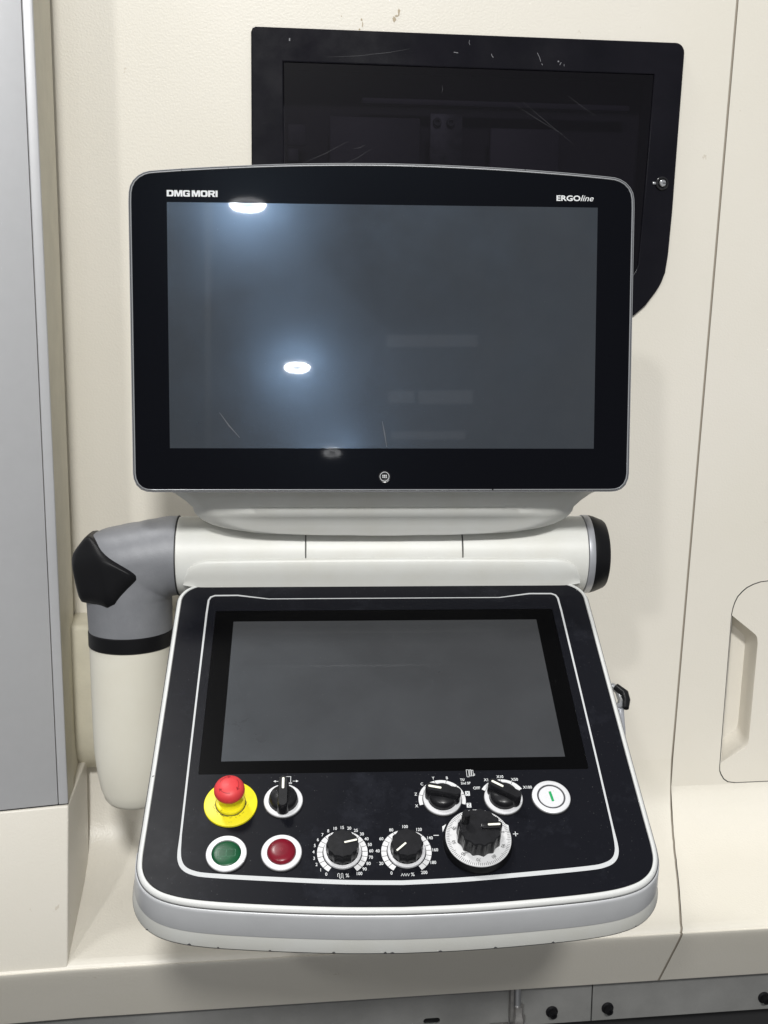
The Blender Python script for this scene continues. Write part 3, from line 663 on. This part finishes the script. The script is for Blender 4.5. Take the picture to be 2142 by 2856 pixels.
# latch clip on the right flank of the console
CL = PAN @ Matrix.Translation((0.2405, 0.0, -0.030))
clip = build('side_clip', G().tube([(0.0, 0.022, 0.0), (0.010, 0.021, 0.0), (0.0145, 0.014, 0.0), (0.0150, 0.0, 0.001), (0.0110, -0.008, 0.001), (0.0, -0.010, 0.0)], 0.0042, 12), 'steel', root, CL, smooth=60)
build('clip_pad', G().tube([(0.0115, 0.0165, 0.0045), (0.0185, 0.0065, 0.0050), (0.0190, -0.002, 0.004), (0.0165, -0.0120, 0.002)], [0.0042, 0.0050, 0.0046, 0.0036], 10), 'black_plastic', clip, CL, smooth=60)
build('clip_rod', G().tube([(0.0125, -0.008, -0.002), (0.0080, -0.040, -0.004), (0.002, -0.062, -0.004)], 0.0036, 10), 'ring_silver', clip, CL, smooth=60)

# --- controls on the face plate.  each sits in its own frame: x right, y up the plate, z out of it
def at(x, y): return PAN @ Matrix.Translation((x / 1000.0, y / 1000.0, 0))
def smudge_ring(parent, r):                                                  # sealing ring under a control
    build('gasket', G().lathe([(r, 0.0), (r, 0.0008), (r - 0.0008, 0.0010)], 48), 'groove', parent)
SEGR = 48
RING = [(0.0185, 0.0008), (0.0185, 0.0024), (0.0178, 0.0030)]
# emergency stop
es = build('emergency_stop', G().lathe([(0.0, 0.0322), (0.006, 0.0318), (0.0102, 0.0304), (0.0130, 0.0281), (0.0143, 0.0252), (0.0145, 0.0226), (0.0139, 0.0205), (0.0117, 0.0188), (0.0100, 0.0182), (0, 0.0182)], 56), 'estop_red', root, at(-159.2, -147.5), smooth=60)
es['label'] = 'red mushroom emergency stop button on a yellow disc'
build('yellow_disc', G().lathe([(0.0, 0.0022), (0.0240, 0.0022), (0.0252, 0.0018), (0.0254, 0.0008), (0.0254, 0.0)], 64), 'estop_yellow', es, smooth=40)
build('collar', G().lathe([(0.0139, 0.0020), (0.0139, 0.0052), (0.0132, 0.0060), (0.0112, 0.0060), (0.0098, 0.0085), (0.0093, 0.0120), (0.0102, 0.0150), (0, 0.0150)], 56), 'estop_yellow', es, smooth=40)
build('collar_gap', G().lathe([(0.0147, 0.0023), (0.0138, 0.0024)], 48), 'groove', es)
g = G()
for q in range(26):
    a_ = math.radians(175 + 190 * random.random()); r_ = 0.0150 + 0.0022 * random.random() ** 2; dl = 0.0006 + 0.0012 * random.random()
    p_ = Vector((r_ * math.cos(a_), r_ * math.sin(a_))); t_ = Vector((-math.sin(a_), math.cos(a_)))
    g.stroke([tuple(p_ - t_ * dl), tuple(p_), tuple(p_ + t_ * dl)], [0.0001, 0.0004, 0.0001], 0.00235)
tag(build('grime', g, 'groove', es), kind='stuff')
build('green_ring', G().lathe([(0.0094, 0.0145), (0.0098, 0.0160), (0.0094, 0.0170)], 40), 'print_green', es)  # thin green ring between the collar and the stem
build('stem', G().lathe([(0.0100, 0.0165), (0.0106, 0.0192), (0, 0.0192)], 40), 'estop_red', es, smooth=40)
for a_ in (100, 220, 340):                                                  # three turning arrows moulded on the cap
    g = G(); pts = [(0.0093 * math.cos(math.radians(a_ + q)), 0.0093 * math.sin(math.radians(a_ + q))) for q in range(0, 62, 6)]
    g.stroke(pts, 0.0005, 0)
    tip = Vector(pts[0]); d_ = (Vector(pts[0]) - Vector(pts[1])).normalized(); n_ = Vector((-d_.y, d_.x))
    g.add([(*(tip + d_ * 0.003), 0), (*(tip + n_ * 0.0017), 0), (*(tip - n_ * 0.0017), 0)], [(0, 1, 2)])
    def capz(x, y):
        r = math.hypot(x, y); prof = [(0, 0.0322), (0.006, 0.0318), (0.0102, 0.0304), (0.0130, 0.0281)]
        for (ra, za), (rb, zb) in zip(prof, prof[1:]):
            if r <= rb: return za + (zb - za) * (r - ra) / (rb - ra)
        return 0.029
    g.v = [(x, y, capz(x, y) + 0.00025) for x, y, _ in g.v]
    build('arrow', g, 'estop_dark', es, recalc=False)
# selectors
def selector(name, x, y, ang, label, hl=0.0172, base='ring_white', hh=0.0185):
    s_ = build(name, G().lathe([(0.0, 0.0), (0.0138, 0.0026), (0.0138, 0.0060), (0.0128, 0.0092), (0.0108, 0.0112), (0, 0.0118)], SEGR), 'knob_black', root, at(x, y), smooth=50)
    s_['label'] = label
    build('base_ring', G().lathe(RING + [(0.0142, 0.0030), (0.0140, 0.0022)], 56), base, s_, smooth=40); smudge_ring(s_, 0.0192)
    rot = Matrix.Rotation(math.radians(ang), 4, 'Z')
    hw = 0.0046
    body = arc(hl - hw, 0, hw, -90, 90, 8) + arc(-(hl - hw), 0, hw, 90, 270, 8)
    g = G(); g.grid([[(px * 1.0, py * 1.25, 0.004) for px, py in body], [(px * 1.0, py * 1.12, 0.010) for px, py in body], [(px, py, hh - 0.001) for px, py in body], [(px * 0.965, py * 0.88, hh) for px, py in body]], close_u=True)
    g.add([(px * 0.965, py * 0.88, hh) for px, py in body], [tuple(range(len(body)))])
    h_ = build('handle', g, 'knob_black', s_, WM[s_.name] @ rot, smooth=50)
    build('pointer', G().prism(rrect(0.0020, 0.0146, -0.0011, 0.0011, 0.0010), hh, hh + 0.0003), 'pointer', s_, WM[s_.name] @ rot)
    return s_
ks = selector('door_selector', -109.2, -145.3, 90, 'black lever selector standing upright on a white ring')
s1 = selector('axis_selector', 43.6, -146.0, 167, 'black lever selector marked with axis letters')
s2 = selector('step_selector', 103.0, -146.2, 147, 'black lever selector marked OFF to X100')
def scale_band(parent, r0, r1, angs, extra=None, z=0.00025, tick=0.00045):
    build('scale_band', G().arc_band(r0, r1, angs[0], angs[-1], z, 56), 'scale_white', parent, recalc=False)
    for a_ in (angs[1:-1] if len(angs) > 2 else []):
        c_, s_ = math.cos(math.radians(a_)), math.sin(math.radians(a_))
        build('tick', G().stroke([(r0 * c_, r0 * s_), ((r1 + 0.0004) * c_, (r1 + 0.0004) * s_)], tick, z + 0.0002), 'print_black', parent)
def lab(parent, s, a_, r, size=0.0046, dx=0, dy=0, bold=0.00006):
    return text('numeral', s, size, r * math.cos(math.radians(a_)) + dx, r * math.sin(math.radians(a_)) + dy, 0.00025, 'print_white', parent, bold=bold, sx=0.86)
angs = [195 - 30 * k_ for k_ in range(8)]
scale_band(s1, 0.0190, 0.0228, angs)
for s, a_ in zip(['X', 'Z', 'C', 'Y', 'B'], angs): lab(s1, s, a_, 0.0260)
lab(s1, 'TS/', 45, 0.0258, dx=0.0036, dy=0.0044, size=0.0040); lab(s1, '2nd SP', 45, 0.0258, dx=0.0064, dy=0.0004, size=0.0040)
for s, a_ in (('X', 15), ('Z', -15)):                                       # boxed letters
    cx, cy = 0.0262 * math.cos(math.radians(a_)), 0.0262 * math.sin(math.radians(a_))
    build('label_box', G().add([(cx - 0.0022, cy - 0.0026, 0.0002), (cx + 0.0022, cy - 0.0026, 0.0002), (cx + 0.0022, cy + 0.0026, 0.0002), (cx - 0.0022, cy + 0.0026, 0.0002)], [(0, 1, 2, 3)]), 'print_white', s1)
    text('numeral', s, 0.0046, cx, cy, 0.0004, 'print_black', s1, bold=0.00003, sx=0.9)
# chuck symbol by the axis selector
g = G()
for pts in ([(0.0268, 0.0262), (0.0268, 0.0346), (0.0290, 0.0346), (0.0290, 0.0262)], [(0.0296, 0.0276), (0.0301, 0.0346), (0.0314, 0.0346), (0.0310, 0.0270)], [(0.0318, 0.0276), (0.0318, 0.0340), (0.0334, 0.0340), (0.0334, 0.0272)], [(0.0336, 0.0280), (0.0346, 0.0280), (0.0346, 0.0296), (0.0336, 0.0296)]):
    g.stroke(pts, 0.00042, 0.00025, closed=True)
build('symbol', g, 'print_white', s1)
angs = [150, 120, 90, 60, 30]
scale_band(s2, 0.0192, 0.0228, angs)
for s, a_, dx in zip(['OFF', 'X1', 'X10', 'X50', 'X100'], angs, (-0.0022, -0.001, 0, 0.0012, 0.0032)): lab(s2, s, a_, 0.0258, dx=dx)
# door symbol with arrows above the upright selector
g = G()
g.stroke([(-0.0012, 0.0236), (-0.0012, 0.0290), (0.0064, 0.0290), (0.0064, 0.0212)], 0.0005, 0.00025)
g.stroke([(-0.0046, 0.0262), (-0.0046, 0.0276), (-0.0014, 0.0276), (-0.0014, 0.0262)], 0.00045, 0.00025, closed=True)
g.stroke([(0.0050, 0.0206), (0.0050, 0.0218), (0.0074, 0.0218), (0.0074, 0.0206)], 0.00045, 0.00025, closed=True)
g.stroke([(-0.0088, 0.0236), (-0.0036, 0.0236)], 0.0005, 0.00025); g.stroke([(0.0084, 0.0236), (0.0126, 0.0236)], 0.0005, 0.00025)
g.add([(-0.0104, 0.0236, 0.00025), (-0.0080, 0.0249, 0.00025), (-0.0080, 0.0223, 0.00025), (0.0140, 0.0236, 0.00025), (0.0116, 0.0249, 0.00025), (0.0116, 0.0223, 0.00025)], [(0, 2, 1), (3, 4, 5)])
build('symbol', g, 'print_white', ks)
# push buttons
def push(name, x, y, label, material, dome, rb):
    b_ = build(name, G().lathe([(rb, 0.001), (rb, dome * 0.55), (rb - 0.0006, dome * 0.75), (rb * 0.8, dome * 0.93), (rb * 0.45, dome), (0, dome * 1.01)], SEGR), material, root, at(x, y), smooth=60)
    b_['label'] = label
    build('base_ring', G().lathe(RING + [(rb + 0.0003, 0.0030), (rb + 0.0002, 0.0012)], 56), 'ring_white', b_, smooth=40); smudge_ring(b_, 0.0193)
    return b_
gb = push('push_button', -159.6, -201.8, 'flat dark green push button in a white ring', 'button_green', 0.0031, 0.0133)
g = G(); g.stroke([(-0.0082, -0.0036), (-0.0082, 0.0036), (0.0082, 0.0036), (0.0082, -0.0036)], 0.0004, 0.00325, closed=True); g.stroke([(0.0, -0.0036), (0.0, 0.0036)], 0.0004, 0.00325)
build('emboss', g, 'emboss_green', gb)
rb_ = push('push_button', -109.3, -201.8, 'domed dark red push button in a white ring', 'button_red', 0.0072, 0.0131)
build('emboss', G().arc_band(0.0011, 0.0015, 0, 360, 0.00735, 20), 'emboss_red', rb_, recalc=False)
pb = build('power_button', G().lathe([(0.0, 0.0029), (0.0118, 0.0029), (0.0122, 0.0024)], SEGR), 'ring_white', root, at(149.6, -146.1), smooth=40)
pb['label'] = 'white round power button with a green stroke'
build('base_ring', G().lathe(RING + [(0.0140, 0.0032), (0.0136, 0.0026)], 56), 'ring_white', pb, smooth=40); smudge_ring(pb, 0.0193)
build('dark_ring', G().lathe([(0.0137, 0.0024), (0.0136, 0.0028), (0.0122, 0.0026)], 48), 'trim_dark', pb, smooth=40)
build('stroke_mark', G().stroke([(-0.0007, 0.0056), (0.0009, -0.0056)], 0.0025, 0.0031), 'print_green', pb)
# override dials
def scallop(n, depth):
    return lambda a, z: 1.0 - depth * (0.5 - 0.5 * math.cos(n * a)) ** 0.6
def dial(x, y, ang, label, labels, stepn):
    d_ = build('override_dial', G().lathe([(0.0, 0.0034), (0.0152, 0.0034), (0.0150, 0.0145), (0.0143, 0.0158), (0.0, 0.0160)], 120, scallop(12, 0.075)), 'knob_black', root, at(x, y), smooth=32)
    d_['label'] = label
    build('base_ring', G().lathe([(0.0176, 0.0004), (0.0176, 0.0024), (0.0170, 0.0030), (0.0148, 0.0030)], 56), 'ring_white', d_, smooth=40)
    rot = Matrix.Rotation(math.radians(ang), 4, 'Z')
    build('pointer', G().prism(rrect(0.0016, 0.0136, -0.00085, 0.00085, 0.0007), 0.0158, 0.0164), 'pointer', d_, WM[d_.name] @ rot)
    build('pointer_rib', G().prism(rrect(0.0008, 0.0146, -0.0020, 0.0020, 0.0012), 0.0150, 0.0161), 'knob_black', d_, WM[d_.name] @ rot, smooth=30)
    angs_ = [236 - 292 * k_ / 20 for k_ in range(21)]
    scale_band(d_, 0.0184, 0.0233, angs_)
    for k_, s in labels: lab(d_, s, angs_[k_], 0.0266, size=0.0046)
    return d_
l1 = list(enumerate(['0', '1', '2', '3', '4', '5', '6', '7', '8', '10', '15', '20', '25', '30', '40', '50', '60', '70', '80', '90', '100']))
d1 = dial(-53.4, -202.0, 13, 'left override dial marked 0 to 100, pointer to the right', l1, 20)
l2 = [(2 * q, str(20 * q)) for q in range(11)]
d2 = dial(5.7, -202.2, 222, 'right override dial marked 0 to 200, pointer to lower left', l2, 20)
g = G(); g.stroke([(-0.0046, -0.0248), (-0.0046, -0.0220), (-0.0036, -0.0212), (-0.0030, -0.0220), (-0.0030, -0.0258), (-0.0022, -0.0266), (-0.0014, -0.0258), (-0.0014, -0.0220), (-0.0006, -0.0212), (0.0002, -0.0220), (0.0002, -0.0258), (0.0010, -0.0266)], 0.0004, 0.00025)
build('symbol', g, 'print_white', d1); text('numeral', '%', 0.0050, 0.0042, -0.0238, 0.00025, 'print_white', d1, bold=0.00006)
g = G(); g.stroke([(-0.0062 + 0.0011 * q, -0.0226 if q % 2 else -0.0252) for q in range(8)], 0.0004, 0.00025)
build('symbol', g, 'print_white', d2); text('numeral', '%', 0.0050, 0.0044, -0.0238, 0.00025, 'print_white', d2, bold=0.00006)
# handwheel
hw_ = build('handwheel', G().lathe([(0.0, 0.0088), (0.0208, 0.0088), (0.0205, 0.0260), (0.0196, 0.0272), (0.0, 0.0276)], 156, scallop(13, 0.085)), 'knob_black', root, at(72.6, -195.0), smooth=32)
hw_['label'] = 'large black handwheel with crank peg over a white graduated disc'
build('wheel_base', G().lathe([(0.0322, 0.0), (0.0322, 0.0030), (0.0316, 0.0046), (0.0310, 0.0085), (0, 0.0085)], 72), 'black_plastic', hw_, smooth=40)
build('graduated_disc', G().lathe([(0.0302, 0.0080), (0.0306, 0.0096), (0.0302, 0.0102), (0.0190, 0.0102)], 72), 'dial_disc', hw_, smooth=40)
g = G()
for k_ in range(100):
    a_ = math.radians(300 - 3.6 * 80 + 3.6 * k_); r0 = 0.0298; r1 = 0.0270 if k_ % 5 else 0.0260
    g.stroke([(r0 * math.cos(a_), r0 * math.sin(a_)), (r1 * math.cos(a_), r1 * math.sin(a_))], 0.00035, 0.0105)
build('graduation', g, 'print_black', hw_)
for k_ in range(10):
    a_ = 300 - 3.6 * (80 - 10 * k_)
    text('numeral', str(10 * k_), 0.0046, 0.0236 * math.cos(math.radians(a_)), 0.0236 * math.sin(math.radians(a_)), 0.0105, 'print_black', hw_, rot=math.radians(a_ - 90), sx=0.9)
peg_a = math.radians(158)
build('crank_peg', G().lathe([(0.0, 0.0412), (0.0030, 0.0412), (0.0037, 0.0404), (0.0038, 0.0275), (0.0050, 0.0265)], 28), 'knob_black', hw_, at(72.6, -195.0) @ Matrix.Translation((0.0142 * math.cos(peg_a), 0.0142 * math.sin(peg_a), 0)), smooth=40)
build('wheel_rib', G().prism(rrect(0.0006, 0.0205, -0.0034, 0.0034, 0.0028), 0.0262, 0.0296), 'knob_black', hw_, at(72.6, -195.0) @ Matrix.Rotation(math.radians(2), 4, 'Z'), bevel=0.0006)
build('pointer', G().prism(rrect(0.0070, 0.0186, -0.0010, 0.0010, 0.0009), 0.0292, 0.0300), 'pointer', hw_, at(72.6, -195.0) @ Matrix.Rotation(math.radians(2), 4, 'Z'))
g = G(); g.stroke([(-0.0405, 0.0095), (-0.0355, 0.0095)], 0.0007, 0.00025); g.stroke([(0.0345, 0.0095), (0.0395, 0.0095)], 0.0007, 0.00025); g.stroke([(0.0370, 0.0070), (0.0370, 0.0120)], 0.0007, 0.00025)
for sg in (-1, 1): g.add([(sg * 0.0315, 0.0190, 0.00025), (sg * 0.0275, 0.0215, 0.00025), (sg * 0.0315, 0.0130, 0.00025)], [(0, 1, 2)])
build('symbol', g, 'print_white', hw_)

# ================================================================== hall lamps seen in the monitor's reflection
def ring_lamp(pos, diam, aspect, label):
    pos = Vector(pos); o = empty('hall_lamp_fitting', T0 @ pos)
    tag(o, label, 'lamp', 'round ceiling lamps reflected in the monitor')
    d = (Vector((0.1, 1.2, 0)) - pos).normalized()
    el = math.asin(-d.z) if d.z < 0 else 0
    hd = Vector((d.x, d.y, 0)).normalized()
    nrm = (Vector((0, 0, -1)) * math.cos(math.asin(aspect) - el) + hd * math.sin(math.asin(aspect) - el)).normalized()
    q = nrm.to_track_quat('Z', 'Y').to_matrix().to_4x4()
    MWl = Matrix.Translation(T0 @ pos) @ q; R = diam / 2
    build('lamp_ring', G().lathe([(R, 0.0), (R * 0.96, 0.03), (R * 0.66, 0.03), (R * 0.62, 0.0)], 40), 'lamp_ring', o, MWl)
    build('lamp_body', G().lathe([(R * 1.02, -0.01), (R * 1.02, -0.05), (R * 0.4, -0.16), (0, -0.16)], 40), 'lamp_body', o, MWl)
for hit_, dir_, dist, lb in [((-0.006, 1.208, 0.127), (-0.128, -0.949, 0.287), 18.6, 'largest round lamp reflected at the top left of the monitor'),
                             ((0.045, 1.189, -0.044), (-0.088, -0.985, 0.149), 26.0, 'bright round lamp reflected in the middle left of the monitor'),
                             ((0.082, 1.178, -0.136), (-0.057, -0.996, 0.072), 37.2, 'smallest round lamp reflected at the lower edge of the monitor')]:
    ring_lamp(Vector(hit_) + Vector(dir_).normalized() * dist, 0.62, 0.36, lb)

def pane_obj(x0, x1, z0, z1, label):
    o = build('strip_window', G().box(x0, x1, -20.06, -20.0, z0, z1), 'window_light', None, T0.copy()); tag(o, label, 'window', 'far windows reflected in the monitor', kind='thing'); return o
mat('window_light', (0.8, 0.8, 0.8), 0.4, emit=((0.92, 0.95, 1.0), 0.6))
for *a_, lb in [(0.0, 1.87, 3.58, 3.82, 'faint upper strip window reflected right of centre in the monitor'), (0.03, 0.56, 2.42, 2.67, 'faint middle strip window reflected near the centre of the monitor'), (0.65, 1.77, 2.40, 2.67, 'longer middle strip window reflected right of centre in the monitor'), (0.09, 1.61, 1.67, 1.83, 'faint lower strip window reflected near the bottom of the monitor')]:
    pane_obj(*a_, lb)
po = build('hall_post', G().box(-1.20, -0.955, -4.2, -4.0, -1.5, 3.2), 'post_paint', None, T0.copy(), bevel=0.02)
tag(po, 'pale upright post reflected along the left side of the monitor', 'post')
